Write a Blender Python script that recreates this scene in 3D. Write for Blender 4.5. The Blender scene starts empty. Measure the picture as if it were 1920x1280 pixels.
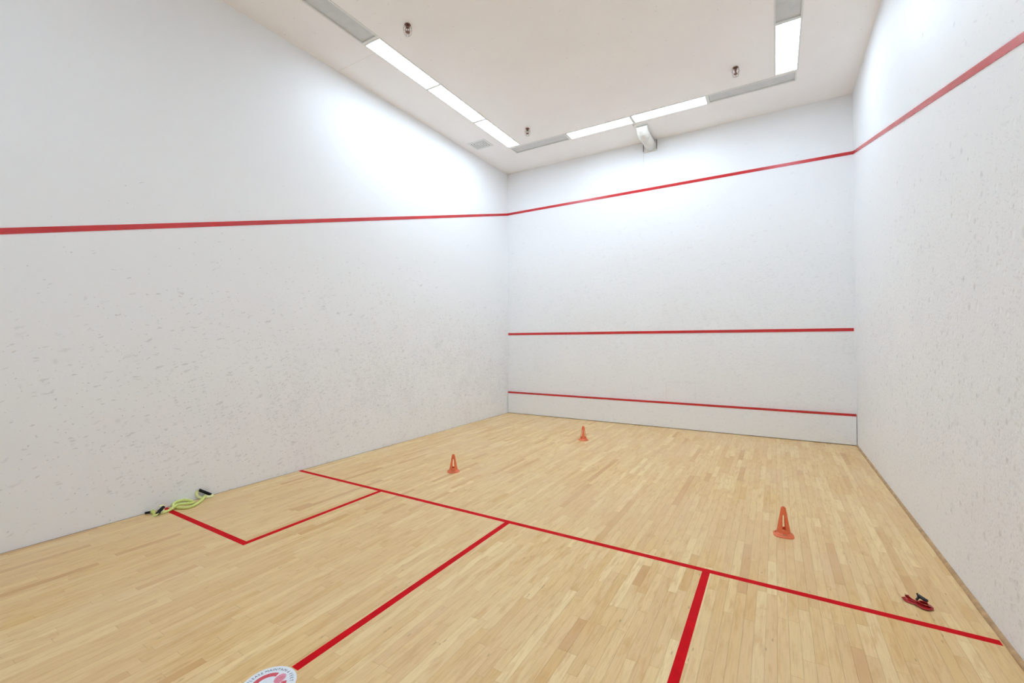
import bpy, bmesh, math, random
from mathutils import Vector, Matrix
S = bpy.context.scene
COL = S.collection
PI = math.pi
random.seed(7)

# ------------------------------------------------------------------ camera, world, exposure
# court axes: x 0 (left wall) .. 6.4 (right wall), y 0 (front wall) .. -9.75 (back wall), z up
W, L, H = 6.4, 9.75, 5.5375
F_PX, CY = 820.66, 627.62
YAW, PITCH, ROLL = -0.5422, 0.0111, -0.0056
cam_d = bpy.data.cameras.new('camera')
cam = bpy.data.objects.new('camera', cam_d)
COL.objects.link(cam)
CAM = Vector((5.3246, -8.6641, 1.6863))
fw = Vector((math.sin(YAW) * math.cos(PITCH), math.cos(YAW) * math.cos(PITCH), math.sin(PITCH)))
r0 = Vector((math.cos(YAW), -math.sin(YAW), 0))
u0 = r0.cross(fw)
c_, s_ = math.cos(ROLL), math.sin(ROLL)
rt = c_ * r0 + s_ * u0
up = -s_ * r0 + c_ * u0
cam.matrix_world = Matrix(((rt.x, up.x, -fw.x, CAM.x), (rt.y, up.y, -fw.y, CAM.y), (rt.z, up.z, -fw.z, CAM.z), (0, 0, 0, 1)))
cam_d.sensor_width = 36.0
cam_d.lens = F_PX / 1920 * 36
cam_d.shift_y = (CY - 640) / 1920
cam_d.clip_start = 0.02
cam_d.clip_end = 60
S.camera = cam

world = bpy.data.worlds.new('world')
S.world = world
world.use_nodes = True
world.node_tree.nodes['Background'].inputs[0].default_value = (0.02, 0.02, 0.02, 1)

LAMP = 21.9            # strength of every lit fluorescent lens
S.view_settings.view_transform = 'Standard'
S.view_settings.look = 'None'
S.view_settings.gamma = 1.0
S.view_settings.use_curve_mapping = False
S.view_settings.exposure = 0.0
S.cycles.max_bounces = 8
S.cycles.diffuse_bounces = 6
S.cycles.glossy_bounces = 3
S.cycles.use_adaptive_sampling = True
S.cycles.adaptive_threshold = 0.11
S.cycles.adaptive_min_samples = 16
S.cycles.sample_clamp_indirect = 6.0
S.cycles.use_denoising = True


# ------------------------------------------------------------------ material helpers
def lin(c):
    return tuple((x / 12.92 if x <= 0.04045 else ((x + 0.055) / 1.055) ** 2.4) for x in [v / 255 for v in c]) + (1,)


def mat(name, rgb=(200, 200, 200), rough=0.5, spec=0.5, metal=0.0, noise=0.0, nscale=30.0, bump=0.0):
    """principled material with a little procedural tone noise and relief"""
    m = bpy.data.materials.new(name)
    m.use_nodes = True
    nt = m.node_tree
    b = nt.nodes['Principled BSDF']
    b.inputs['Base Color'].default_value = lin(rgb)
    b.inputs['Roughness'].default_value = rough
    b.inputs['Specular IOR Level'].default_value = spec
    b.inputs['Metallic'].default_value = metal
    if noise or bump:
        g = nt.nodes.new('ShaderNodeNewGeometry')
        n = nt.nodes.new('ShaderNodeTexNoise')
        n.inputs['Scale'].default_value = nscale
        n.inputs['Detail'].default_value = 4
        nt.links.new(g.outputs['Position'], n.inputs['Vector'])
        mr = nt.nodes.new('ShaderNodeMapRange')
        mr.inputs['From Min'].default_value = 0.3
        mr.inputs['From Max'].default_value = 0.7
        mr.inputs['To Min'].default_value = 1 - noise
        mr.inputs['To Max'].default_value = 1 + noise
        nt.links.new(n.outputs['Fac'], mr.inputs['Value'])
        mx = nt.nodes.new('ShaderNodeVectorMath')
        mx.operation = 'SCALE'
        mx.inputs[0].default_value = lin(rgb)[:3]
        nt.links.new(mr.outputs['Result'], mx.inputs['Scale'])
        nt.links.new(mx.outputs['Vector'], b.inputs['Base Color'])
        if bump:
            bp = nt.nodes.new('ShaderNodeBump')
            bp.inputs['Strength'].default_value = bump
            bp.inputs['Distance'].default_value = 0.002
            nt.links.new(n.outputs['Fac'], bp.inputs['Height'])
            nt.links.new(bp.outputs['Normal'], b.inputs['Normal'])
    return m


class G:
    """tiny node graph builder"""
    def __init__(s, nt):
        s.nt = nt

    def n(s, t, **k):
        x = s.nt.nodes.new(t)
        for a, v in k.items():
            setattr(x, a, v)
        return x

    def put(s, sock, v):
        if isinstance(v, bpy.types.NodeSocket):
            s.nt.links.new(v, sock)
        else:
            sock.default_value = v

    def math(s, op, a, b=0.0, c=0.0, clamp=False):
        x = s.n('ShaderNodeMath', operation=op, use_clamp=clamp)
        s.put(x.inputs[0], a); s.put(x.inputs[1], b); s.put(x.inputs[2], c)
        return x.outputs[0]

    def rng(s, v, a, b, c=0.0, d=1.0, smooth=False):
        x = s.n('ShaderNodeMapRange', clamp=True)
        if smooth: x.interpolation_type = 'SMOOTHSTEP'
        s.put(x.inputs['Value'], v)
        for k, q in zip(('From Min', 'From Max', 'To Min', 'To Max'), (a, b, c, d)):
            s.put(x.inputs[k], q)
        return x.outputs['Result']

    def mix(s, f, a, b, blend='MIX'):
        x = s.n('ShaderNodeMix', data_type='RGBA', blend_type=blend)
        s.put(x.inputs[0], f); s.put(x.inputs[6], a); s.put(x.inputs[7], b)
        return x.outputs[2]

    def noise(s, vec, scale, detail=3, rough=0.5, dim='2D'):
        x = s.n('ShaderNodeTexNoise', noise_dimensions=dim)
        s.put(x.inputs['Vector'], vec)
        x.inputs['Scale'].default_value = scale
        x.inputs['Detail'].default_value = detail
        x.inputs['Roughness'].default_value = rough
        return x.outputs['Fac']

    def vor(s, vec, scale, rnd=1.0, feature='F1'):
        x = s.n('ShaderNodeTexVoronoi', feature=feature, voronoi_dimensions='2D')
        s.put(x.inputs['Vector'], vec)
        x.inputs['Scale'].default_value = scale
        x.inputs['Randomness'].default_value = rnd
        sp = s.n('ShaderNodeSeparateColor')
        s.nt.links.new(x.outputs['Color'], sp.inputs[0])
        return x.outputs['Distance'], sp.outputs[0], sp.outputs[1], sp.outputs[2]

    def comb(s, a, b, c):
        x = s.n('ShaderNodeCombineXYZ')
        s.put(x.inputs[0], a); s.put(x.inputs[1], b); s.put(x.inputs[2], c)
        return x.outputs[0]


def wall_material(name, along, rgb, marks=1.0, dents=1.0, zc=1.4, zs=1.4, near=0.5, flat=False):
    """painted plaster scuffed by balls: grey smears, small dark specks and shallow round dents.
    along = axis index that runs along the wall (0 = x, 1 = y)"""
    m = bpy.data.materials.new(name)
    m.use_nodes = True
    nt = m.node_tree
    b = nt.nodes['Principled BSDF']
    g = G(nt)
    geo = g.n('ShaderNodeNewGeometry')
    sep = g.n('ShaderNodeSeparateXYZ')
    nt.links.new(geo.outputs['Position'], sep.inputs[0])
    a = sep.outputs[along]
    z = sep.outputs[2]
    p = g.comb(a, z, 0.0)
    big = g.noise(p, 0.9, 2)
    if flat:
        dens = 0.5
    else:
        # how busy the wall is at this height, broken up by slow noise
        dz = g.math('DIVIDE', g.math('SUBTRACT', z, zc), zs)
        dens = g.math('POWER', 2.718, g.math('MULTIPLY', g.math('MULTIPLY', dz, dz), -1.0))
        dens = g.math('MULTIPLY', dens, g.rng(big, 0.25, 0.7, 0.45, 1.15))
        if along == 1:
            dens = g.math('MULTIPLY', dens, g.rng(a, -8.0, -3.0, near, 1.45))
    # smears: voronoi cells in a tilted, stretched frame
    t = 0.30
    u = g.math('ADD', g.math('MULTIPLY', a, math.cos(t)), g.math('MULTIPLY', z, math.sin(t)))
    v = g.math('SUBTRACT', g.math('MULTIPLY', z, math.cos(t)), g.math('MULTIPLY', a, math.sin(t)))
    wob = g.noise(p, 14.0, 2)
    marks_out = 0.0
    for sc, su, sv, rad, cut, amt, off in ((1.0, 5.0, 26.0, 0.34, 0.50, 0.42, 0.0), (1.0, 11.0, 40.0, 0.34, 0.15, 0.50, 3.7), (1.0, 30.0, 46.0, 0.32, 0.42, 0.75, 9.1)):
        q = g.comb(g.math('ADD', g.math('MULTIPLY', u, su), off), g.math('MULTIPLY_ADD', v, sv, g.math('MULTIPLY', wob, 1.6)), 0.0)
        d, r1, r2, r3 = g.vor(q, sc)
        prob = g.math('MULTIPLY', dens, 1 - cut)
        on = g.math('LESS_THAN', r1, prob)
        size = g.math('MULTIPLY_ADD', r2, rad * 0.7, rad * 0.3)
        blob = g.rng(d, g.math('MULTIPLY', size, 0.35), size, 1.0, 0.0, smooth=True)
        blob = g.math('MULTIPLY', g.math('MULTIPLY', blob, on), g.math('MULTIPLY_ADD', r3, amt * 0.75, amt * 0.25))
        marks_out = g.math('MAXIMUM', marks_out, blob) if marks_out != 0.0 else blob
    # broad dirty haze
    haze = g.rng(g.noise(p, 3.0, 5, 0.65), 0.42, 0.75)
    haze = g.math('MULTIPLY', g.math('MULTIPLY', haze, dens), 0.055 * marks)
    fac = g.math('MULTIPLY', marks_out, 0.50 * marks)
    base = lin(rgb)
    col = g.mix(haze, base, lin((150, 143, 136)))
    col = g.mix(fac, col, lin((108, 106, 106)))
    COLOUR = col
    b.inputs['Roughness'].default_value = 0.55
    b.inputs['Specular IOR Level'].default_value = 0.3
    # relief: dents plus faint trowel waviness
    d, r1, r2, r3 = g.vor(g.comb(g.math('MULTIPLY', a, 9.5), g.math('MULTIPLY', z, 8.5), 0.0), 1.0)
    on = g.math('LESS_THAN', r1, g.math('MULTIPLY', dens, 0.55))
    size = g.math('MULTIPLY_ADD', r2, 0.17, 0.15)
    dent = g.math('MULTIPLY', g.rng(d, g.math('MULTIPLY', size, 0.1), size, 1.0, 0.0, smooth=True), on)
    d2, s1, s2, s3 = g.vor(g.comb(g.math('MULTIPLY', a, 27.0), g.math('MULTIPLY', z, 25.0), 4.0), 1.0)
    on2 = g.math('LESS_THAN', s1, g.math('MULTIPLY', dens, 0.5))
    dent2 = g.math('MULTIPLY', g.math('MULTIPLY', g.rng(d2, 0.08, 0.30, 1.0, 0.0, smooth=True), on2), 0.5)
    wav = g.noise(g.comb(g.math('MULTIPLY', a, 1.0), g.math('MULTIPLY', z, 1.0), 0.0), 9.0, 2, 0.6)
    hgt = g.math('SUBTRACT', g.math('MULTIPLY', wav, 0.9), g.math('ADD', g.math('MULTIPLY', dent, dents), g.math('MULTIPLY', dent2, dents)))
    dent_shade = g.math('MULTIPLY', g.math('MULTIPLY', g.math('ADD', dent, g.math('MULTIPLY', dent2, 0.5)), g.rng(r3, 0.25, 1.0)), 0.13 * dents)  # shading of the dents, darkened into the wall colour
    nt.links.new(g.mix(dent_shade, COLOUR, lin((120, 118, 116))), b.inputs['Base Color'])
    bp = g.n('ShaderNodeBump')
    bp.inputs['Strength'].default_value = 0.45
    bp.inputs['Distance'].default_value = 0.0035
    nt.links.new(hgt, bp.inputs['Height'])
    nt.links.new(bp.outputs['Normal'], b.inputs['Normal'])
    return m


def ceiling_material():
    m = bpy.data.materials.new('ceiling_paint')
    m.use_nodes = True
    nt = m.node_tree
    b = nt.nodes['Principled BSDF']
    g = G(nt)
    geo = g.n('ShaderNodeNewGeometry')
    d, r1, r2, r3 = g.vor(geo.outputs['Position'], 3.2)
    spot = g.math('MULTIPLY', g.rng(d, 0.010, 0.035, 1.0, 0.0), g.math('LESS_THAN', r1, 0.4))
    big = g.noise(geo.outputs['Position'], 1.3, 3)
    col = g.mix(g.rng(big, 0.3, 0.7, 0.0, 1.0), lin((250, 245, 243)), lin((253, 249, 247)))
    col = g.mix(g.math('MULTIPLY', spot, 0.2), col, lin((120, 115, 110)))
    nt.links.new(col, b.inputs['Base Color'])
    b.inputs['Roughness'].default_value = 0.7
    bp = g.n('ShaderNodeBump')
    bp.inputs['Strength'].default_value = 0.2
    bp.inputs['Distance'].default_value = 0.002
    nt.links.new(g.noise(geo.outputs['Position'], 25, 3), bp.inputs['Height'])
    nt.links.new(bp.outputs['Normal'], b.inputs['Normal'])
    return m


def maple(name, use_object_colour):
    """lacquered maple strip: tone per plank, grain along y, cathedral figure, mineral flecks"""
    m = bpy.data.materials.new(name)
    m.use_nodes = True
    nt = m.node_tree
    b = nt.nodes['Principled BSDF']
    g = G(nt)
    if use_object_colour:
        src = g.n('ShaderNodeObjectInfo').outputs['Color']
    else:
        at = g.n('ShaderNodeAttribute', attribute_name='tone')
        src = at.outputs['Color']
    sc = g.n('ShaderNodeSeparateColor')
    nt.links.new(src, sc.inputs[0])
    tone, warm, seed = sc.outputs[0], sc.outputs[1], sc.outputs[2]
    geo = g.n('ShaderNodeNewGeometry')
    sep = g.n('ShaderNodeSeparateXYZ')
    nt.links.new(geo.outputs['Position'], sep.inputs[0])
    x, y = sep.outputs[0], sep.outputs[1]
    k = g.math('MULTIPLY', seed, 57.0)
    grain = g.noise(g.comb(g.math('MULTIPLY_ADD', x, 130.0, k), g.math('MULTIPLY_ADD', y, 5.0, k), 0.0), 1.0, 5, 0.6)
    figure = g.noise(g.comb(g.math('MULTIPLY_ADD', x, 24.0, k), g.math('MULTIPLY_ADD', y, 4.5, k), 0.0), 1.0, 4, 0.6)
    fleck_d, f1, f2, f3 = g.vor(g.comb(g.math('MULTIPLY_ADD', x, 34.0, k), g.math('MULTIPLY_ADD', y, 9.0, k), 0.0), 1.0)
    col = g.mix(tone, lin((216, 170, 101)), lin((243, 215, 160)))
    col = g.mix(g.math('MULTIPLY', warm, 0.8), col, lin((208, 158, 110)))
    col = g.mix(g.rng(figure, 0.50, 0.75, 0.0, 0.60), col, lin((206, 154, 90)))
    col = g.mix(g.rng(grain, 0.45, 0.8, 0.0, 0.34), col, lin((182, 134, 86)))
    fl = g.math('MULTIPLY', g.rng(fleck_d, 0.05, 0.20, 1.0, 0.0), g.math('LESS_THAN', f1, 0.025))
    col = g.mix(g.math('MULTIPLY', fl, 0.55), col, lin((128, 84, 50)))
    # slow wear and yellowing over the court
    worn = g.noise(g.comb(x, y, 0.0), 0.8, 3)
    col = g.mix(g.rng(worn, 0.35, 0.65, 0.0, 0.35), col, lin((228, 196, 152)))
    nt.links.new(col, b.inputs['Base Color'])
    rough = g.rng(g.noise(g.comb(g.math('MULTIPLY', x, 3.0), y, 0.0), 2.0, 4), 0.3, 0.7, 0.30, 0.42)
    nt.links.new(rough, b.inputs['Roughness'])
    b.inputs['Specular IOR Level'].default_value = 0.30
    bp = g.n('ShaderNodeBump')
    bp.inputs['Strength'].default_value = 0.12
    bp.inputs['Distance'].default_value = 0.001
    nt.links.new(grain, bp.inputs['Height'])
    nt.links.new(bp.outputs['Normal'], b.inputs['Normal'])
    return m


def emission(name, rgb, strength):
    m = bpy.data.materials.new(name)
    m.use_nodes = True
    nt = m.node_tree
    nt.nodes.remove(nt.nodes['Principled BSDF'])
    e = nt.nodes.new('ShaderNodeEmission')
    e.inputs[0].default_value = rgb + (1,)
    e.inputs[1].default_value = strength
    nt.links.new(e.outputs[0], nt.nodes['Material Output'].inputs[0])
    return m


M = {}
WALL = (243, 243, 244)
M['wall_left'] = wall_material('scuffed_plaster_left', 1, WALL, marks=1.05, dents=0.75, zc=1.0, zs=1.1, near=0.12)
M['wall_right'] = wall_material('scuffed_plaster_right', 1, WALL, marks=0.55, dents=1.7, zc=1.3, zs=1.35, near=1.45)
M['wall_front'] = wall_material('scuffed_plaster_front', 0, WALL, marks=0.5, dents=0.4, zc=1.6, zs=1.8)
M['ceiling'] = ceiling_material()
M['maple_piece'] = maple('maple_strip', True)
M['maple_bulk'] = maple('maple_strip_bulk', False)
M['subfloor'] = mat('dark_subfloor', (66, 46, 30), 0.9, 0.1, noise=0.2)
M['line_floor'] = mat('red_floor_paint', (206, 0, 18), 0.6, 0.08, noise=0.10, nscale=14)
M['line_wall'] = mat('red_wall_paint', (200, 30, 34), 0.27, 0.7, noise=0.10, nscale=3)
M['trim_wood'] = mat('worn_wood_trim', (184, 150, 110), 0.6, 0.3, noise=0.22, nscale=18, bump=0.5)
M['white_metal'] = mat('white_enamel_frame', (232, 231, 228), 0.4, 0.4, noise=0.02)
M['housing'] = mat('grey_housing', (120, 118, 112), 0.7, 0.2, noise=0.05)
M['lens_off'] = mat('dull_prismatic_lens', (208, 207, 205), 0.4, 0.5, noise=0.05, nscale=9, bump=0.3)
M['lens_on'] = emission('lit_fluorescent_lens', (0.785, 0.962, 1.135), LAMP)
M['duct'] = mat('white_painted_duct', (226, 222, 214), 0.5, 0.4, noise=0.03, nscale=12)
M['groove'] = mat('shadowed_slot', (96, 90, 84), 0.8, 0.2, noise=0.05)
M['bronze'] = mat('bronze_sprinkler_metal', (120, 78, 62), 0.35, 0.6, metal=0.7, noise=0.15, nscale=60)
M['wire'] = mat('grey_wire_guard', (150, 132, 128), 0.4, 0.5, metal=0.4, noise=0.05)
M['foam'] = mat('black_foam_grip', (34, 33, 36), 0.75, 0.25, noise=0.2, nscale=150, bump=0.6)
M['black_plastic'] = mat('black_plastic_grip', (20, 24, 30), 0.4, 0.5, noise=0.1, nscale=60)
M['lime'] = mat('lime_woven_sleeve', (216, 228, 138), 0.85, 0.2, noise=0.16, nscale=110, bump=0.8)
M['lime_pale'] = mat('pale_lime_webbing', (236, 238, 176), 0.85, 0.2, noise=0.12, nscale=90, bump=0.5)
M['red_band'] = mat('red_rubber_band', (172, 30, 34), 0.38, 0.5, noise=0.18, nscale=40)
M['decal_white'] = mat('white_vinyl', (232, 236, 242), 0.45, 0.4, noise=0.03, nscale=60)
M['decal_red'] = mat('worn_red_print', (214, 84, 96), 0.5, 0.3, noise=0.16, nscale=90)
M['decal_pink'] = mat('worn_pink_print', (226, 150, 168), 0.5, 0.3, noise=0.16, nscale=140)
M['decal_navy'] = mat('navy_print', (38, 66, 96), 0.5, 0.3, noise=0.1, nscale=60)


def cone_plastic():
    m = bpy.data.materials.new('fluorescent_orange_plastic')
    m.use_nodes = True
    nt = m.node_tree
    b = nt.nodes['Principled BSDF']
    b.inputs['Base Color'].default_value = lin((255, 160, 112))
    b.inputs['Roughness'].default_value = 0.38
    g = G(nt)
    tr = g.n('ShaderNodeBsdfTranslucent')
    tr.inputs[0].default_value = lin((255, 150, 100))
    ms = g.n('ShaderNodeMixShader')
    ms.inputs[0].default_value = 0.3
    nt.links.new(b.outputs[0], ms.inputs[1])
    nt.links.new(tr.outputs[0], ms.inputs[2])
    nt.links.new(ms.outputs[0], nt.nodes['Material Output'].inputs[0])
    geo = g.n('ShaderNodeNewGeometry')
    nz = g.noise(geo.outputs['Position'], 40.0, 2, dim='3D')
    nt.links.new(g.mix(g.rng(nz, 0.3, 0.7), lin((255, 134, 86)), lin((255, 148, 100))), b.inputs['Base Color'])
    return m


M['cone'] = cone_plastic()


# ------------------------------------------------------------------ mesh helpers
def link_mesh(name, me, m, parent=None, loc=None, smooth=False):
    if m is not None:
        me.materials.append(m)
    if smooth:
        for f in me.polygons:
            f.use_smooth = True
    o = bpy.data.objects.new(name, me)
    COL.objects.link(o)
    if parent is not None:
        o.parent = parent
    if loc is not None:
        o.location = loc
    return o


def from_bm(name, bm, m, parent=None, loc=None, smooth=False):
    me = bpy.data.meshes.new(name)
    bmesh.ops.recalc_face_normals(bm, faces=bm.faces)
    bm.to_mesh(me)
    bm.free()
    return link_mesh(name, me, m, parent, loc, smooth)


def bx(bm, x0, x1, y0, y1, z0, z1):
    vs = [bm.verts.new((x, y, z)) for z in (z0, z1) for y in (y0, y1) for x in (x0, x1)]
    for f in ((0, 2, 3, 1), (4, 5, 7, 6), (0, 1, 5, 4), (2, 6, 7, 3), (1, 3, 7, 5), (0, 4, 6, 2)):
        bm.faces.new([vs[i] for i in f])
    return vs


def box(name, x0, x1, y0, y1, z0, z1, m, parent=None, bevel=0.0, origin=None):
    bm = bmesh.new()
    o = Vector(origin) if origin else Vector((0, 0, 0))
    bx(bm, x0 - o.x, x1 - o.x, y0 - o.y, y1 - o.y, z0 - o.z, z1 - o.z)
    if bevel:
        bmesh.ops.bevel(bm, geom=bm.edges[:], offset=bevel, segments=2, affect='EDGES')
    return from_bm(name, bm, m, parent, tuple(o) if origin else None)


def empty(name, loc, label=None, cat=None, group=None, rz=0.0):
    o = bpy.data.objects.new(name, None)
    o.empty_display_size = 0.1
    COL.objects.link(o)
    o.location = loc
    o.rotation_euler = (0, 0, rz)
    tag(o, label, cat, group)
    return o


def tag(o, label=None, cat=None, group=None, kind=None):
    if label: o['label'] = label
    if cat: o['category'] = cat
    if group: o['group'] = group
    if kind: o['kind'] = kind
    return o


def catmull(pts, n=6):
    P = [Vector(p) for p in pts]
    out = []
    for i in range(len(P) - 1):
        a = P[i - 1] if i else 2 * P[0] - P[1]
        b, c = P[i], P[i + 1]
        d = P[i + 2] if i + 2 < len(P) else 2 * P[-1] - P[-2]
        for k in range(n):
            t = k / n
            out.append(0.5 * ((2 * b) + (c - a) * t + (2 * a - 5 * b + 4 * c - d) * t * t + (3 * b - a - 3 * c + d) * t ** 3))
    out.append(P[-1])
    return out


def sweep(bm, pts, prof, closed_ends=True, scale=None, up0=Vector((0, 0, 1))):
    """sweep a closed 2-D profile [(side, up)] along a polyline"""
    rings = []
    nrm = None
    for i, p in enumerate(pts):
        t = (pts[min(i + 1, len(pts) - 1)] - pts[max(i - 1, 0)])
        if t.length < 1e-9: t = Vector((0, 0, 1))
        t.normalize()
        if nrm is None:
            nrm = up0 - t * up0.dot(t)
            if nrm.length < 1e-3: nrm = Vector((1, 0, 0)) - t * t.x
            nrm.normalize()
        else:
            nrm = nrm - t * nrm.dot(t)
            nrm.normalize()
        side = t.cross(nrm)
        k = scale[i] if scale else 1.0
        rings.append([bm.verts.new(p + side * (a * k) + nrm * (b * k)) for a, b in prof])
    n = len(prof)
    for r, q in zip(rings, rings[1:]):
        for i in range(n):
            bm.faces.new((r[i], r[(i + 1) % n], q[(i + 1) % n], q[i]))
    if closed_ends:
        bm.faces.new(rings[0][::-1])
        bm.faces.new(rings[-1])
    return rings


def circ(r, n=12, ry=None):
    return [(r * math.cos(2 * PI * i / n), (ry or r) * math.sin(2 * PI * i / n)) for i in range(n)]


def lathe(bm, prof, n=24, c=(0, 0, 0), cap=True):
    rings = []
    for r, z in prof:
        rings.append([bm.verts.new((c[0] + r * math.cos(2 * PI * i / n), c[1] + r * math.sin(2 * PI * i / n), c[2] + z)) for i in range(n)])
    for a, b in zip(rings, rings[1:]):
        for i in range(n):
            bm.faces.new((a[i], a[(i + 1) % n], b[(i + 1) % n], b[i]))
    if cap:
        bm.faces.new(rings[0][::-1])
        bm.faces.new(rings[-1])


# ------------------------------------------------------------------ floor with maple strips
PL_W = W / 112
floor = box('floor', -0.2, W + 0.2, -L - 0.2, 0.2, -0.16, -0.012, M['subfloor'])
tag(floor, 'lacquered pale maple strip floor with red painted court lines', kind='structure')


def project(x, y, z):
    d = Vector((x, y, z)) - CAM
    w = d.dot(fw)
    if w < 0.05: return None
    return (960 + F_PX * d.dot(rt) / w, CY - F_PX * d.dot(up) / w)


def seen_area(x0, x1, y0, y1):
    """picture area of a strip, sampled in pieces so that only what is inside the frame counts"""
    tot = 0.0
    n = max(2, int((y1 - y0) / 0.06))
    for i in range(n):
        a, b = y0 + (y1 - y0) * i / n, y0 + (y1 - y0) * (i + 1) / n
        c = project((x0 + x1) / 2, (a + b) / 2, 0)
        if c is None or not (0 <= c[0] < 1920 and 0 <= c[1] < 1280): continue
        q = [project(*p, 0) for p in ((x0, a), (x1, a), (x1, b), (x0, b))]
        if None in q: continue
        tot += abs(sum(q[j][0] * q[(j + 1) % 4][1] - q[(j + 1) % 4][0] * q[j][1] for j in range(4))) / 2
    return tot


rp = random.Random(41)
LENS = [0.22, 0.3, 0.36, 0.44, 0.5, 0.56, 0.62, 0.7, 0.8, 0.92, 1.1]
planks = []
Y_BACK, Y_FRONT = -L + 0.008, -0.006
for r in range(112):
    x0 = r * PL_W
    y = Y_BACK
    first = True
    while y < Y_FRONT - 1e-4:
        ln = rp.choice(LENS)
        if first: ln *= rp.uniform(0.3, 1.0)
        first = False
        y2 = y + ln
        if y2 > Y_FRONT - 0.12: y2 = Y_FRONT
        t = min(1, max(0, rp.gauss(0.60, 0.14)))
        wm = max(0.0, rp.gauss(0.08, 0.14))
        q = rp.random()
        if q < 0.035: t, wm = rp.uniform(0.1, 0.3), rp.uniform(0.5, 0.9)
        elif q < 0.09: t = rp.uniform(0.9, 1.0)
        planks.append((x0, y, y2, t, min(1, wm), rp.random()))
        y = y2
GAP = 0.0007
areas = sorted(((seen_area(x0, x0 + PL_W, a, b), i) for i, (x0, a, b, *_) in enumerate(planks)), reverse=True)
single = {i for _, i in areas[:300]}
piece_cache = {}
bulk = bmesh.new()
tl = bulk.loops.layers.float_color.new('tone')
for i, (x0, a, b, t, wm, sd) in enumerate(planks):
    ga = GAP if x0 > 0.001 else 0.007       # expansion gap against the left wall
    gb = GAP if x0 < W - PL_W * 1.5 else 0.004
    if i in single:
        key = (round(b - a, 3), ga, gb)
        me = piece_cache.get(key)
        if me is None:
            bm = bmesh.new()
            hx, hy = PL_W / 2, (b - a) / 2
            bx(bm, -hx + ga / 2 if ga == GAP else -hx + ga, hx - gb / 2, -hy + GAP / 2, hy - GAP / 2, -0.012, 0.0)
            bmesh.ops.recalc_face_normals(bm, faces=bm.faces)
            me = bpy.data.meshes.new('plank')
            bm.to_mesh(me); bm.free()
            me.materials.append(M['maple_piece'])
            piece_cache[key] = me
        o = bpy.data.objects.new('plank', me)
        COL.objects.link(o)
        o.parent = floor
        o.location = (x0 + PL_W / 2, (a + b) / 2, 0)
        o.color = (t, wm, sd, 1)
    else:
        n0 = len(bulk.faces)
        bulk.faces.ensure_lookup_table()
        vs = bx(bulk, x0 + (ga / 2 if ga == GAP else ga), x0 + PL_W - gb / 2, a + GAP / 2, b - GAP / 2, -0.012, 0.0)
        for f in {f for v in vs for f in v.link_faces}:
            for lp in f.loops:
                lp[tl] = (t, wm, sd, 1)
ob = from_bm('plank_field', bulk, M['maple_bulk'], floor)
ob['kind'] = 'stuff'
ob['label'] = 'narrow maple strips covering the rest of the floor'

# painted lines on the floor (thin paint film with its own edges)
LW = 0.0513
YS = -5.2216                    # near edge of the short line
XB, XR, XH, BOX = 1.4851, 4.8499, 3.1856, 1.4266


def fline(label, quads, name='court_line'):
    bm = bmesh.new()
    for x0, x1, y0, y1 in quads:
        bx(bm, x0, x1, y0, y1, 0.0, 0.0006)
    o = from_bm(name, bm, M['line_floor'], floor)
    o['label'] = label
    return o


fline('red line right across the court floor', [(0.004, 6.372, YS, YS + LW)])
fline('red line from the cross line back to the round decal', [(XH - LW / 2, XH + LW / 2, -7.30, YS)])
fline('red L-shaped line closing the left service box', [(XB, XB + LW, YS - BOX - LW, YS), (0.004, XB, YS - BOX - LW, YS - BOX)])
fline('red L-shaped line closing the right service box', [(XR, XR + LW, YS - BOX - LW, YS), (XR + LW, 6.372, YS - BOX - LW, YS - BOX)])

# ------------------------------------------------------------------ walls
wl = box('wall_left', -0.2, 0.0, -L - 0.2, 0.2, 0.0, H + 0.2, M['wall_left'])
tag(wl, 'white left wall covered in grey ball scuffs', kind='structure')
wr = box('wall_right', W, W + 0.2, -L - 0.2, 0.2, 0.0, H + 0.2, M['wall_right'])
tag(wr, 'white right wall pitted with shallow ball dents', kind='structure')
wf = box('wall_front', 0.0, W, 0.0, 0.2, 0.0, H + 0.2, M['wall_front'])
tag(wf, 'white front wall with three red lines', kind='structure')
wb = box('wall_back', 0.0, W, -L - 0.2, -L, 0.0, H + 0.2, M['wall_front'])
tag(wb, 'white back wall behind the viewer', kind='structure')

# out line: level on the front wall, falling towards the back along both side walls
ZO, ZB = 4.5775, 2.045
TH = 0.004


def side_line(wall, x0, x1, label, zb):
    bm = bmesh.new()
    vs = []
    for y, z in ((0.0, ZO), (-L, zb)):
        for x in (x0, x1):
            for dz in (0.0, 0.052):
                vs.append(bm.verts.new((x, y, z + dz)))
    for f in ((0, 1, 3, 2), (4, 6, 7, 5), (0, 2, 6, 4), (1, 5, 7, 3), (0, 4, 5, 1), (2, 3, 7, 6)):
        bm.faces.new([vs[i] for i in f])
    o = from_bm('out_line', bm, M['line_wall'], wall)
    o['label'] = label


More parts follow.
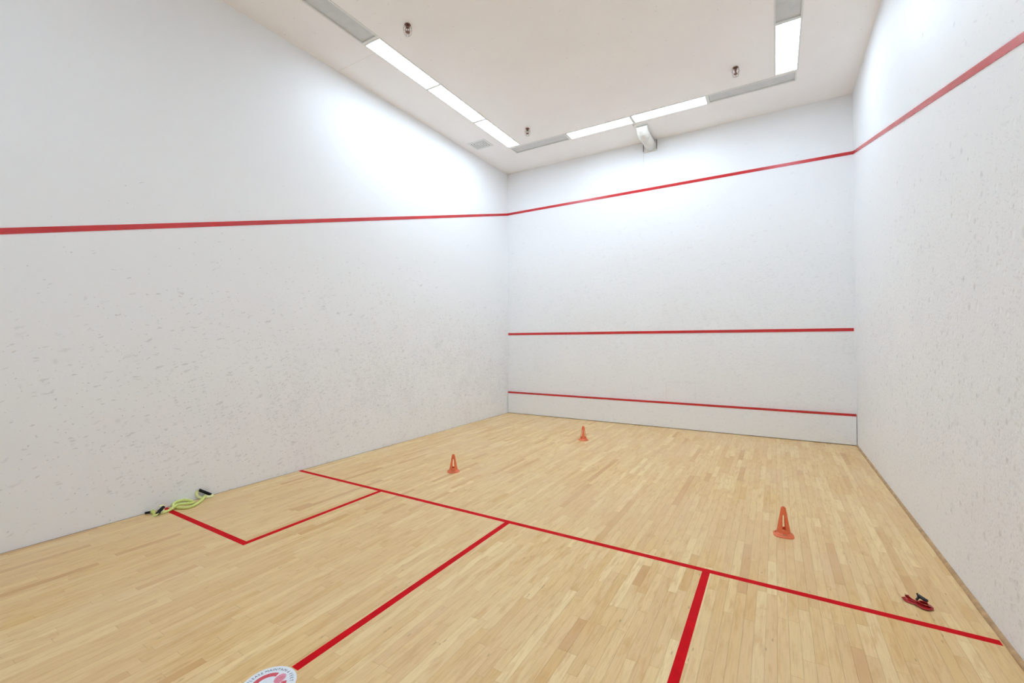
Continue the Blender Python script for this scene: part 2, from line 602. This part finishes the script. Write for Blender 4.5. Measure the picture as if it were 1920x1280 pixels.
side_line(wl, 0.0, TH, 'red sloping line high on the left wall', 2.0418)
side_line(wr, W - TH, W, 'red sloping line high on the right wall', 2.0493)
o = box('out_line', 0.0, W, -TH, 0.0, ZO, ZO + 0.052, M['line_wall'], wf)
o['label'] = 'topmost red line across the front wall'
o = box('service_line', 0.006, W - 0.022, -0.006, 0.0, 1.7911, 1.7911 + 0.05, M['line_wall'], wf)
o['label'] = 'middle red line across the front wall'
o = box('wall_joint', 3.138, 3.146, -0.0012, 0.0, ZO + 0.06, 5.30, M['duct'], wf)
o['label'] = 'faint upright joint below the duct plate'
bm = bmesh.new()
for q in ((3.53, 4.05, 0.868, 0.872), (3.53, 3.534, 0.56, 0.87), (4.046, 4.05, 0.56, 0.87)):
    bx(bm, q[0], q[1], -0.0008, 0.0, q[2], q[3])
o = from_bm('patch_outline', bm, M['duct'], wf)
o['label'] = 'faint square patch outline above the tin'

# the tin: low board along the foot of the front wall
tin = empty('tin_board', (W / 2, -0.01, 0.0), 'low white board along the foot of the front wall with a red top strip', 'board')
tin.location = (W / 2, -0.0235, 0.0)
tin_p = box('panel', -W / 2 + 0.010, W / 2 - 0.010, -0.010, 0.014, 0.011, 0.4585, M['wall_front'], tin)
o = box('top_strip', -W / 2 + 0.010, W / 2 - 0.010, -0.016, 0.022, 0.4585, 0.493, M['line_wall'], tin, bevel=0.003)
o['label'] = 'red top strip'

# worn quarter-round along the right wall
bm = bmesh.new()
pr = [(0.0, 0.0), (-0.021, 0.0)] + [(-0.021 * math.cos(a), 0.020 * math.sin(a)) for a in (0.35, 0.7, 1.05, 1.4)] + [(0.0, 0.021)]
pts = [Vector((W - 0.001, -L + 0.02 + i * (L - 0.06) / 60, 0.0004)) for i in range(61)]
rings = []
rq = random.Random(5)
for p in pts:
    k = 1 + rq.uniform(-0.10, 0.10)
    rings.append([bm.verts.new((p.x + a * k, p.y, p.z + b * k)) for a, b in pr])
for a, b in zip(rings, rings[1:]):
    for i in range(len(pr)):
        bm.faces.new((a[i], a[(i + 1) % len(pr)], b[(i + 1) % len(pr)], b[i]))
bm.faces.new(rings[0]); bm.faces.new(rings[-1][::-1])
o = from_bm('baseboard_right', bm, M['trim_wood'])
tag(o, 'thin worn wooden moulding where the floor meets the right wall', kind='structure')

# ------------------------------------------------------------------ ceiling with openings for the light panels
# (x0, x1, y0, y1, lit) of every lens opening
FX = {
    'L3': (0.785, 1.032, -2.372 + 0.0, -1.232, True),
    'L2': (0.785, 1.032, -3.584, -2.419, True),
    'L1': (0.785, 1.032, -4.780, -3.625, True),
    'L0': (0.785, 1.032, -5.990, -4.838, False),
    'F1': (0.800, 1.959, -1.144, -0.909, False),
    'F2': (2.014, 3.185, -1.144, -0.900, True),
    'F3': (3.233, 4.400, -1.148, -0.900, True),
    'F4': (4.451, 5.607, -1.144, -0.912, False),
    'R3': (5.365, 5.622, -2.393, -1.226, True),
    'R2': (5.365, 5.622, -3.596, -2.438, False),
    'R1': (5.365, 5.622, -4.800, -3.643, True),
    'R0': (5.365, 5.622, -6.000, -4.850, False),
    'R9': (5.365, 5.622, -7.200, -6.050, True),  # unseen panel, added lit for overall fill
    'L9': (0.785, 1.032, -7.200, -6.050, False),
    'L8': (0.785, 1.032, -8.400, -7.250, False),
    'B1': (2.014, 3.185, -8.850, -8.600, True),  # unseen back-row panel, added to fill the court with light
    'B2': (3.233, 4.400, -8.850, -8.600, True),  # second unseen back-row panel, likewise added as fill
}
LABELS = {
    'L3': 'lit white ceiling light nearest the far left corner of the left-hand row',
    'L2': 'lit white ceiling light in the middle of the left-hand row of three',
    'L1': 'lit white ceiling light beside the unlit one in the left-hand row',
    'L0': 'unlit grey ceiling light at the near end of the left-hand row',
    'F1': 'unlit grey ceiling light in the far left corner between lit ones',
    'F2': 'left one of two lit ceiling lights along the front wall',
    'F3': 'right one of two lit ceiling lights along the front wall above the white duct',
    'F4': 'unlit grey ceiling light at the right end of the front wall row',
    'R3': 'lit white ceiling light of the right-hand row near the far right corner',
    'R1': 'lit ceiling light of the right-hand row just out of view above the photo',
    'R0': 'unlit ceiling light of the right-hand row out of view beside the viewer',
    'R9': 'added lit ceiling light of the right-hand row, unseen above the viewer',
    'L9': 'unlit ceiling light of the left-hand row out of view, nearer the viewer',
    'L8': 'unlit ceiling light of the left-hand row nearest the back wall',
    'B1': 'added lit ceiling light of the back row, unseen behind the viewer, left one',
    'B2': 'added lit ceiling light of the back row, unseen behind the viewer, right one',
    'R2': 'unlit grey ceiling light of the right-hand row at the top edge of the photo',
}
HOLE = {k: (v[0] - 0.002, v[1] + 0.002, v[2] - 0.002, v[3] + 0.002) for k, v in FX.items()}
xs = sorted({-0.0, W} | {h[0] for h in HOLE.values()} | {h[1] for h in HOLE.values()})
ys = sorted({-L, 0.0} | {h[2] for h in HOLE.values()} | {h[3] for h in HOLE.values()})
bm = bmesh.new()
vd = {}


def cv(x, y, z):
    k = (x, y, z)
    if k not in vd: vd[k] = bm.verts.new(k)
    return vd[k]


def inside(x, y):
    return any(h[0] < x < h[1] and h[2] < y < h[3] for h in HOLE.values())


CT = H + 0.15
for i in range(len(xs) - 1):
    for j in range(len(ys) - 1):
        a, b, c, d = xs[i], xs[i + 1], ys[j], ys[j + 1]
        if inside((a + b) / 2, (c + d) / 2):
            continue
        bm.faces.new((cv(a, c, H), cv(a, d, H), cv(b, d, H), cv(b, c, H)))
        bm.faces.new((cv(a, c, CT), cv(b, c, CT), cv(b, d, CT), cv(a, d, CT)))
for e in [e for e in bm.edges if len(e.link_faces) == 1 and abs(e.verts[0].co.z - H) < 1e-6]:
    p, q = e.verts
    bm.faces.new((p, q, cv(q.co.x, q.co.y, CT) if (q.co.x, q.co.y, CT) in vd else bm.verts.new((q.co.x, q.co.y, CT)),
                  cv(p.co.x, p.co.y, CT) if (p.co.x, p.co.y, CT) in vd else bm.verts.new((p.co.x, p.co.y, CT))))
ceil = from_bm('ceiling', bm, M['ceiling'])
tag(ceil, 'off-white painted ceiling with light panels around its edge', kind='structure')
o = box('ceiling_joint', 0.02, 0.765, -4.6135, -4.6095, H - 0.0012, H, M['duct'], ceil)
o['label'] = 'hairline joint between the left wall and the light row'


def fixture(k):
    x0, x1, y0, y1, lit = FX[k]
    cx, cy = (x0 + x1) / 2, (y0 + y1) / 2
    hx, hy = (x1 - x0) / 2, (y1 - y0) / 2
    hid = k not in LABELS
    lab = LABELS.get(k) or ('lit white ceiling light above and behind the viewer' if lit else 'unlit grey ceiling light above and behind the viewer')
    grp = 'ceiling light panels around the court'
    t = empty('ceiling_light', (cx, cy, H), lab, 'ceiling light', ('lit' if lit else 'unlit') + ' ceiling lights out of view' if hid else grp)
    fr = bmesh.new()
    b_ = 0.020
    z0, z1 = -0.004, 0.018
    # frame: four mitred bars, inner face at the opening
    o_ = [(-hx - b_, -hy - b_), (hx + b_, -hy - b_), (hx + b_, hy + b_), (-hx - b_, hy + b_)]
    n_ = [(-hx, -hy), (hx, -hy), (hx, hy), (-hx, hy)]
    zo0, zi0 = -0.007, -0.007
    for i in range(4):
        j = (i + 1) % 4
        A = [fr.verts.new((*o_[i], -0.0001)), fr.verts.new((*o_[j], -0.0001)), fr.verts.new((*o_[j], zo0)), fr.verts.new((*o_[i], zo0)),
             fr.verts.new((*n_[i], zi0)), fr.verts.new((*n_[j], zi0)), fr.verts.new((*n_[j], z1)), fr.verts.new((*n_[i], z1))]
        fr.faces.new((A[0], A[1], A[2], A[3]))
        fr.faces.new((A[3], A[2], A[5], A[4]))
        fr.faces.new((A[4], A[5], A[6], A[7]))
        fr.faces.new((A[0], A[3], A[4], A[7]))
        fr.faces.new((A[1], A[6], A[5], A[2]))
        fr.faces.new((A[0], A[7], A[6], A[1]))
    f = from_bm('frame', fr, M['white_metal'], t)
    zl = 0.002 if lit else 0.010
    # lens: shallow tray, ribbed when seen close
    lb = bmesh.new()
    bx(lb, -hx + 0.001, hx - 0.001, -hy + 0.001, hy - 0.001, zl, zl + 0.004)
    ln = from_bm('lens', lb, M['lens_on'] if lit else M['lens_off'], t)
    ln['label'] = 'glowing white lens' if lit else 'dull grey lens'
    hb = bmesh.new()
    bx(hb, -hx, hx, -hy, hy, 0.045, 0.10)
    from_bm('housing', hb, M['housing'], t)
    return t


for k in FX:
    fixture(k)

# ------------------------------------------------------------------ ceiling air diffuser
vx0, vx1, vy0, vy1 = 0.212, 0.592, -1.795, -1.425
vc = ((0.222 + 0.530) / 2, (-1.732 - 1.495) / 2)
t = empty('air_vent', (vc[0], vc[1], H), 'square white ceiling air vent with stepped rings near the far left corner', 'vent')


def ring(bm, ox, oy, ix, iy, z0, z1, zi):
    O = [(-ox, -oy), (ox, -oy), (ox, oy), (-ox, oy)]
    I = [(-ix, -iy), (ix, -iy), (ix, iy), (-ix, iy)]
    vo = [bm.verts.new((*p, z0)) for p in O]
    vi = [bm.verts.new((*p, zi)) for p in I]
    wo = [bm.verts.new((*p, z1)) for p in O]
    wi = [bm.verts.new((*p, zi + (z1 - z0))) for p in I]
    for i in range(4):
        j = (i + 1) % 4
        bm.faces.new((vo[i], vo[j], vi[j], vi[i]))
        bm.faces.new((wo[i], wi[i], wi[j], wo[j]))
        bm.faces.new((vo[i], wo[i], wo[j], vo[j]))
        bm.faces.new((vi[i], vi[j], wi[j], wi[i]))


bm = bmesh.new(); ring(bm, 0.200, 0.170, 0.153, 0.119, -0.004, -0.0002, -0.0050)
from_bm('frame', bm, M['white_metal'], t)
for k, (a, b) in enumerate(((0.142, 0.108), (0.100, 0.072), (0.058, 0.038))):
    bm = bmesh.new(); ring(bm, a, b, a - 0.031, b - 0.025, -0.0045, -0.0025, -0.0050)
    from_bm('louvre', bm, M['white_metal'], t)
bm = bmesh.new(); bx(bm, -0.018, 0.018, -0.006, 0.006, -0.005, -0.003)
from_bm('centre_plate', bm, M['white_metal'], t)
bm = bmesh.new(); bx(bm, -0.158, 0.158, -0.124, 0.124, -0.0018, -0.0002)
from_bm('slot_backing', bm, M['groove'], t)

# ------------------------------------------------------------------ sprinkler heads in wire guards
def sprinkler(x, y, label, rz):
    t = empty('sprinkler_head', (x, y, H), label, 'sprinkler', 'ceiling sprinkler heads', rz)
    bm = bmesh.new(); lathe(bm, [(0.036, 0.0), (0.036, -0.003), (0.026, -0.010), (0.014, -0.013)], 20)
    o = from_bm('ceiling_cup', bm, M['bronze'], t, smooth=True)
    bm = bmesh.new(); lathe(bm, [(0.012, -0.010), (0.014, -0.022), (0.018, -0.026), (0.018, -0.038), (0.010, -0.044), (0.007, -0.050)], 12)
    from_bm('body', bm, M['bronze'], t)
    bm = bmesh.new()
    for s in (-1, 1):
        sweep(bm, catmull([(s * 0.014, 0, -0.036), (s * 0.024, 0, -0.056), (s * 0.018, 0, -0.078), (0, 0, -0.092)], 4), circ(0.0035, 6))
    bx(bm, -0.003, 0.003, -0.003, 0.003, -0.090, -0.048)
    from_bm('yoke', bm, M['bronze'], t)
    bm = bmesh.new()
    lathe(bm, [(0.004, -0.090), (0.024, -0.093), (0.024, -0.095), (0.004, -0.096)], 16)
    for i in range(8):
        a = i * PI / 4
        v = Matrix.Rotation(a, 4, 'Z')
        s0 = len(bm.verts)
        vs = bx(bm, 0.020, 0.030, -0.004, 0.004, -0.0955, -0.0935)
        for w_ in vs: w_.co = v @ w_.co
    from_bm('deflector', bm, M['bronze'], t)
    g_ = bmesh.new()
    for i in range(6):
        a = i * PI / 3 + 0.3
        cc, ss = math.cos(a), math.sin(a)
        sweep(g_, catmull([(0.034 * cc, 0.034 * ss, -0.002), (0.047 * cc, 0.047 * ss, -0.035), (0.047 * cc, 0.047 * ss, -0.075), (0.038 * cc, 0.038 * ss, -0.120), (0.016 * cc, 0.016 * ss, -0.134)], 4), circ(0.0018, 5))
    for r_, z_ in ((0.048, -0.055), (0.016, -0.134), (0.036, -0.004)):
        pts = [Vector((r_ * math.cos(k * PI / 10), r_ * math.sin(k * PI / 10), z_)) for k in range(21)]
        sweep(g_, pts, circ(0.0018, 5))
    o = from_bm('wire_guard', g_, M['wire'], t)
    o['label'] = 'thin grey wire cage'


sprinkler(1.516, -4.77, 'caged ceiling sprinkler beside the first lit light of the left-hand row', 0.5)
sprinkler(1.483, -1.70, 'smallest caged ceiling sprinkler close to the far left corner', 0.1)
sprinkler(4.876, -1.72, 'caged ceiling sprinkler above the unlit right end of the front row', 1.3)

# ------------------------------------------------------------------ white duct out of the front wall under the ceiling
dx, dz = 3.290, 5.430
t = empty('air_duct', (dx, 0.0, dz), 'short fat white pipe with an elbow, leaving a square plate under the ceiling', 'duct')
R_ = 0.098
bm = bmesh.new()
sweep(bm, [Vector((0, -0.03, 0)), Vector((0, -0.50, 0))], circ(R_, 32))
from_bm('pipe', bm, M['duct'], t, smooth=False)
for f in bpy.data.objects[t.children[0].name].data.polygons:
    f.use_smooth = len(f.vertices) == 4
bm = bmesh.new()
arc = [Vector((0, -0.50, 0)), Vector((0, -0.57, 0.004)), Vector((0, -0.63, 0.026)), Vector((0, -0.675, 0.062)), Vector((0, -0.700, 0.103))]
sweep(bm, arc, circ(R_ + 0.003, 28))
from_bm('elbow', bm, M['duct'], t)
for y_ in (-0.035, -0.50):
    bm = bmesh.new()
    sweep(bm, [Vector((0, y_ - 0.006, 0)), Vector((0, y_ + 0.006, 0))], circ(R_ + 0.007, 32))
    from_bm('band', bm, M['duct'], t)
bm = bmesh.new(); bx(bm, -0.150, 0.115, -0.022, -0.0005, -0.105, 0.105)
bmesh.ops.bevel(bm, geom=bm.edges[:], offset=0.002, segments=1, affect='EDGES')
o = from_bm('wall_plate', bm, M['duct'], t)
for xx in (-0.146, 0.111):  # dark strips draw the shadow lines at both plate edges
    bm = bmesh.new(); bx(bm, xx - 0.004, xx + 0.004, -0.034, -0.022, -0.085, 0.095)
    from_bm('plate_shadow_line', bm, M['groove'], t)
bm = bmesh.new(); bx(bm, -0.125, 0.115, -0.835, -0.57, 0.103, 0.1068)
from_bm('ceiling_collar', bm, M['ceiling'], t)
bm = bmesh.new()
for q in ((-0.125, -0.121, -0.835, -0.76), (-0.125, -0.07, -0.835, -0.831)):
    bx(bm, q[0], q[1], q[2], q[3], 0.1005, 0.103)
from_bm('collar_edge', bm, M['groove'], t)

# ------------------------------------------------------------------ slotted marker cones
def marker_cone(x, y, rz, h, label, scale=1.0):
    t = empty('marker_cone', (x, y, 0.0006), label, 'cone', 'orange slotted marker cones', rz)
    n, rows = 96, 60
    bm = bmesh.new()

    def rad(z):                       # body radius at height z
        f = (z - 0.030) / (h - 0.030)
        return 0.052 + (0.0175 - 0.052) * f

    V = []
    zs = [0.030 + (h - 0.030) * i / rows for i in range(rows + 1)]
    for z in zs:
        V.append([bm.verts.new((rad(z) * math.cos(2 * PI * k / n), rad(z) * math.sin(2 * PI * k / n), z)) for k in range(n)])
    for i in range(rows):
        zm = (zs[i] + zs[i + 1]) / 2
        f = zm / h
        for k in range(n):
            a = (2 * PI * (k + 0.5) / n)
            da = (a + PI / 4) % (PI / 2) - PI / 4          # angle from the nearest slot axis
            r = rad(zm)
            cut = False
            if 0.225 < f < 0.76:
                e = 1.0
                if f > 0.72: e = math.sqrt(max(0, 1 - ((f - 0.72) / 0.04) ** 2))
                if f < 0.265: e = math.sqrt(max(0, 1 - ((0.265 - f) / 0.04) ** 2))
                cut = abs(da) < 0.265 * e
            # round peg hole near the tip, one side and its opposite
            for ha in (0.0, PI):
                d = (a - ha + PI) % (2 * PI) - PI
                if math.hypot(d * r, zm - 0.855 * h) < 0.0075: cut = True
            if not cut:
                bm.faces.new((V[i][k], V[i][(k + 1) % n], V[i + 1][(k + 1) % n], V[i + 1][k]))
    bmesh.ops.delete(bm, geom=[v for v in bm.verts if not v.link_faces], context='VERTS')
    # rolled rim at the tip
    rim = [bm.verts.new(((0.0125) * math.cos(2 * PI * k / n), 0.0125 * math.sin(2 * PI * k / n), h + 0.002)) for k in range(n)]
    top = V[-1]
    for k in range(n):
        bm.faces.new((top[k], top[(k + 1) % n], rim[(k + 1) % n], rim[k]))
    body = from_bm('body', bm, M['cone'], t)
    md = body.modifiers.new('wall', 'SOLIDIFY'); md.thickness = 0.0022; md.offset = -1
    for f_ in body.data.polygons: f_.use_smooth = True
    # flared base: blends from a circle to a rounded square, pierced by four slits
    bm = bmesh.new()
    prof = [(0.030, 0.0), (0.024, 0.22), (0.017, 0.45), (0.010, 0.72), (0.004, 1.0), (0.0, 1.0)]
    V = []
    for z, s_q in prof:
        ringv = []
        for k in range(n):
            a = 2 * PI * k / n
            c, s = math.cos(a), math.sin(a)
            sq = 0.077 / ((abs(c) ** 3.2 + abs(s) ** 3.2) ** (1 / 3.2))
            r = 0.0515 * (1 - s_q) + sq * s_q
            ringv.append(bm.verts.new((r * c, r * s, z)))
        V.append(ringv)
    for i in range(len(prof) - 1):
        for k in range(n):
            a = 2 * PI * (k + 0.5) / n
            da = (a + PI / 4) % (PI / 2) - PI / 4
            if i == 1 and abs(da) < 0.24: continue
            bm.faces.new((V[i][k], V[i][(k + 1) % n], V[i + 1][(k + 1) % n], V[i + 1][k]))
    base = from_bm('base', bm, M['cone'], t)
    md = base.modifiers.new('wall', 'SOLIDIFY'); md.thickness = 0.002; md.offset = -1
    return t


def facing(x, y):                    # angle towards the camera
    return math.atan2(CAM.y - y, CAM.x - x)


marker_cone(1.761, -4.225, facing(1.761, -4.225) - 0.03, 0.215, 'orange slotted cone in front of the left wall, with a dark hole at its tip')
marker_cone(2.545, -1.750, facing(2.545, -1.75) + PI / 4, 0.228, 'orange slotted cone farthest away, close to the front wall')
marker_cone(5.365, -4.235, facing(5.365, -4.235) + PI / 2 + 0.08, 0.236, 'largest orange slotted cone, on the right half of the court')

# ------------------------------------------------------------------ green exercise tube by the left wall
t = empty('resistance_tube', (0.10, -6.55, 0.0006), 'lime green exercise tube with black handles lying along the left wall', 'exercise band')
O = Vector((0.10, -6.55, 0.0))


def rel(pts):
    return [Vector(p) - O for p in pts]


RT = 0.0135
path = [(0.050, -6.318, 0.030), (0.055, -6.335, 0.018), (0.090, -6.362, RT), (0.140, -6.405, RT), (0.185, -6.455, RT), (0.222, -6.510, RT),
        (0.228, -6.555, RT), (0.196, -6.590, RT), (0.150, -6.610, RT), (0.095, -6.622, RT), (0.046, -6.616, 0.018), (0.018, -6.590, 0.026),
        (0.015, -6.555, 0.034), (0.015, -6.510, 0.034), (0.034, -6.476, 0.022), (0.076, -6.455, RT), (0.118, -6.462, RT), (0.142, -6.492, 0.020),
        (0.146, -6.530, 0.028), (0.142, -6.566, 0.036), (0.132, -6.606, 0.040), (0.136, -6.645, 0.024), (0.147, -6.678, RT), (0.160, -6.710, RT), (0.160, -6.742, RT)]
bm = bmesh.new()
sweep(bm, catmull(rel(path), 5), circ(RT, 12))
from_bm('sleeved_tube', bm, M['lime'], t, smooth=True)


def grip(a, b, r=0.0155):
    bm = bmesh.new()
    A, B = rel([a, b])
    d = (B - A)
    pts = [A, A + d * 0.04, A + d * 0.08, B - d * 0.08, B - d * 0.04, B]
    sweep(bm, pts, circ(r, 16), scale=[0.86, 1.03, 1.0, 1.0, 1.03, 0.86])
    return from_bm('handle', bm, M['foam'], t, smooth=False)


# right handle leans on the wall
hA, hB = (0.020, -6.368, 0.097), (0.040, -6.262, 0.019)
grip(hA, hB, 0.0145)
rb = [(x * 0.5, y) for x, y in ((-0.024, -0.0025), (0.024, -0.0025), (0.024, 0.0025), (-0.024, 0.0025))]


def strap(pts, m='lime_pale', w=0.022, th=0.003, up0=(0, 0, 1)):
    bm = bmesh.new()
    pr_ = [(-w / 2, -th / 2), (w / 2, -th / 2), (w / 2, th / 2), (-w / 2, th / 2)]
    sweep(bm, catmull(rel(pts), 5), pr_, up0=Vector(up0))
    return from_bm('strap', bm, M[m], t)


strap([(0.022, -6.366, 0.088), (0.016, -6.384, 0.084), (0.014, -6.388, 0.060), (0.022, -6.376, 0.030), (0.045, -6.350, 0.013), (0.062, -6.330, 0.016)], 'lime_pale', 0.024, 0.003, (1, 0, 0))
strap([(0.040, -6.266, 0.026), (0.052, -6.252, 0.018), (0.064, -6.262, 0.010), (0.062, -6.290, 0.012), (0.055, -6.325, 0.020)], 'lime_pale', 0.022, 0.003, (0, 0, 1))
# left handle lies across its own webbing
grip((0.172, -6.795, 0.018), (0.118, -6.722, 0.052), 0.0155)
strap([(0.165, -6.748, 0.016), (0.135, -6.735, 0.040), (0.112, -6.722, 0.056), (0.085, -6.728, 0.060), (0.060, -6.742, 0.050), (0.056, -6.765, 0.024), (0.080, -6.790, 0.008)], 'lime_pale', 0.026, 0.003)
strap([(0.078, -6.792, 0.006), (0.060, -6.806, 0.020), (0.085, -6.800, 0.034), (0.120, -6.800, 0.012), (0.160, -6.815, 0.006), (0.185, -6.806, 0.014), (0.172, -6.792, 0.022)], 'lime', 0.026, 0.003)
grip((0.030, -6.842, 0.014), (0.052, -6.795, 0.014), 0.011)
bm = bmesh.new()
for k in range(4):
    c = Vector((0.160, -6.722 - k * 0.012, RT)) - O
    sweep(bm, [c + Vector((0, 0.003, 0)), c - Vector((0, 0.003, 0))], circ(RT + 0.003, 12))
from_bm('binding', bm, M['lime_pale'], t)

# ------------------------------------------------------------------ red band with a black grip
t = empty('resistance_band', (6.082, -4.958, 0.0006), 'crumpled red rubber exercise band with a black grip near the right wall', 'exercise band')
O = Vector((6.09, -4.96, 0.0))


def rband(pts, w=0.022, th=0.0028, up0=(0, 0, 1)):
    bm = bmesh.new()
    pr_ = [(-w / 2, -th / 2), (w / 2, -th / 2), (w / 2, th / 2), (-w / 2, th / 2)]
    sweep(bm, catmull(rel(pts), 5), pr_, up0=Vector(up0))
    return from_bm('band', bm, M['red_band'], t)


# flat strip folded to and fro: standing on edge in the loop, lying flat at the tails
rband([(5.998, -4.945, 0.026), (6.010, -4.958, 0.012), (6.035, -4.966, 0.010), (6.062, -4.974, 0.012), (6.084, -5.000, 0.014), (6.100, -5.022, 0.014),
       (6.124, -5.026, 0.014), (6.148, -5.006, 0.014), (6.152, -4.980, 0.014), (6.138, -4.958, 0.016), (6.110, -4.956, 0.020), (6.084, -4.962, 0.020),
       (6.055, -4.952, 0.018), (6.034, -4.930, 0.020), (6.024, -4.918, 0.034)], 0.034, 0.003, (1, -1, 0.6))
rband([(6.026, -4.922, 0.036), (6.040, -4.914, 0.022), (6.058, -4.930, 0.012), (6.080, -4.956, 0.008), (6.104, -4.984, 0.008), (6.130, -5.000, 0.012),
       (6.142, -4.988, 0.026), (6.120, -4.970, 0.030), (6.094, -4.966, 0.026)], 0.040, 0.003, (0, 0, 1))
rband([(6.074, -4.976, 0.024), (6.094, -4.996, 0.030), (6.118, -5.010, 0.028), (6.140, -5.000, 0.020), (6.150, -4.984, 0.010)], 0.024, 0.003, (0.5, 0.5, 1))
bm = bmesh.new()
A, B = rel([(6.092, -4.918, 0.052), (6.140, -4.962, 0.040)])
d = B - A
sweep(bm, [A, A + d * 0.06, A + d * 0.5, B - d * 0.06, B], circ(0.013, 14), scale=[0.8, 1, 1.05, 1, 0.8])
from_bm('grip', bm, M['black_plastic'], t)
bm = bmesh.new()
A, B = rel([(6.078, -4.942, 0.024), (6.100, -4.926, 0.046)])
sweep(bm, [A, (A + B) / 2, B], circ(0.008, 10))
sweep(bm, [B, B + Vector((-0.014, 0.010, 0.020))], circ(0.0065, 10))
from_bm('clip', bm, M['black_plastic'], t)
t.scale = (0.80, 0.80, 0.80)

# ------------------------------------------------------------------ round floor decal
dc = Vector((3.1761, -7.4344, 0.0))
DR = 0.128
t = empty('floor_decal', (dc.x, dc.y, 0.0006), 'round white floor decal with navy lettering and a worn red print', 'decal')


def disc(bm, r, z0, z1, n=64, c=(0, 0)):
    lathe(bm, [(r, z0), (r, z1)], n, (c[0], c[1], 0))


bm = bmesh.new(); disc(bm, DR, 0.0, 0.0006)
from_bm('backing', bm, M['decal_white'], t)
# red ring (left open on the side of the pink shoe print)
bm = bmesh.new()
a0, a1 = math.radians(112), math.radians(415)
n = 60
vi = []
for i in range(n + 1):
    a = a0 + (a1 - a0) * i / n
    for r in (0.058, 0.083):
        for z in (0.0006, 0.0008):
            vi.append(bm.verts.new((r * math.cos(a), r * math.sin(a), z)))
for i in range(n):
    k = i * 4
    bm.faces.new((vi[k + 1], vi[k + 3], vi[k + 7], vi[k + 5]))
    bm.faces.new((vi[k], vi[k + 4], vi[k + 6], vi[k + 2]))
    bm.faces.new((vi[k + 2], vi[k + 6], vi[k + 7], vi[k + 3]))
    bm.faces.new((vi[k], vi[k + 1], vi[k + 5], vi[k + 4]))
from_bm('red_ring', bm, M['decal_red'], t)


def sole(cx, cy, ang, name, m, z=0.0008):
    bm = bmesh.new()
    pts = []
    for i in range(28):
        a = 2 * PI * i / 28
        r = 0.024 * (1 + 0.18 * math.cos(a))
        pts.append((1.35 * r * math.cos(a), r * math.sin(a)))
    c, s = math.cos(ang), math.sin(ang)
    lo = [bm.verts.new((cx + x * c - y * s, cy + x * s + y * c, z)) for x, y in pts]
    hi = [bm.verts.new((v.co.x, v.co.y, z + 0.0002)) for v in lo]
    bm.faces.new(lo[::-1]); bm.faces.new(hi)
    for i in range(28):
        bm.faces.new((lo[i], lo[(i + 1) % 28], hi[(i + 1) % 28], hi[i]))
    return from_bm(name, bm, m, t)


sole(0.010, 0.052, 1.9, 'shoe_print', M['decal_pink'])
sole(0.046, 0.010, 1.3, 'shoe_print', M['decal_pink'], 0.0012)
bm = bmesh.new()
for k in range(6):
    a = 1.9
    vs = bx(bm, -0.022 + k * 0.008, -0.020 + k * 0.008, -0.017, 0.017, 0.0010, 0.0011)
    for v in vs:
        x, y = v.co.x, v.co.y
        v.co.x = 0.010 + x * math.cos(a) - y * math.sin(a)
        v.co.y = 0.052 + x * math.sin(a) + y * math.cos(a)
from_bm('tread_lines', bm, M['decal_red'], t)

# lettering set round the rim, tops outward, one mesh
bm = bmesh.new()
chars = list(zip('PLEASE MAINTAIN 6 FEET', []))
text = 'PLEASE MAINTAIN 6 FEET'
angs = [203, 195, 187, 179, 171.5, 164, None, 152, 143, 136.5, 130, 121, 113, 106.5, 100, None, 88, None, 76, 67, 58, 49]
for ch, a in zip(text, angs):
    if a is None: continue
    cu = bpy.data.curves.new('letter', 'FONT')
    cu.body = ch
    cu.size = 0.0215
    cu.align_x = 'CENTER'
    cu.extrude = 0.00012
    co = bpy.data.objects.new('letter', cu)
    COL.objects.link(co)
    bpy.context.view_layer.update()
    me = bpy.data.meshes.new_from_object(co.evaluated_get(bpy.context.evaluated_depsgraph_get()))
    th = math.radians(a)
    mt = Matrix.Translation((0.098 * math.cos(th), 0.098 * math.sin(th), 0.0009)) @ Matrix.Rotation(th - PI / 2, 4, 'Z')
    me.transform(mt)
    bm.from_mesh(me)
    bpy.data.objects.remove(co)
    bpy.data.meshes.remove(me)
    bpy.data.curves.remove(cu)
from_bm('lettering', bm, M['decal_navy'], t)
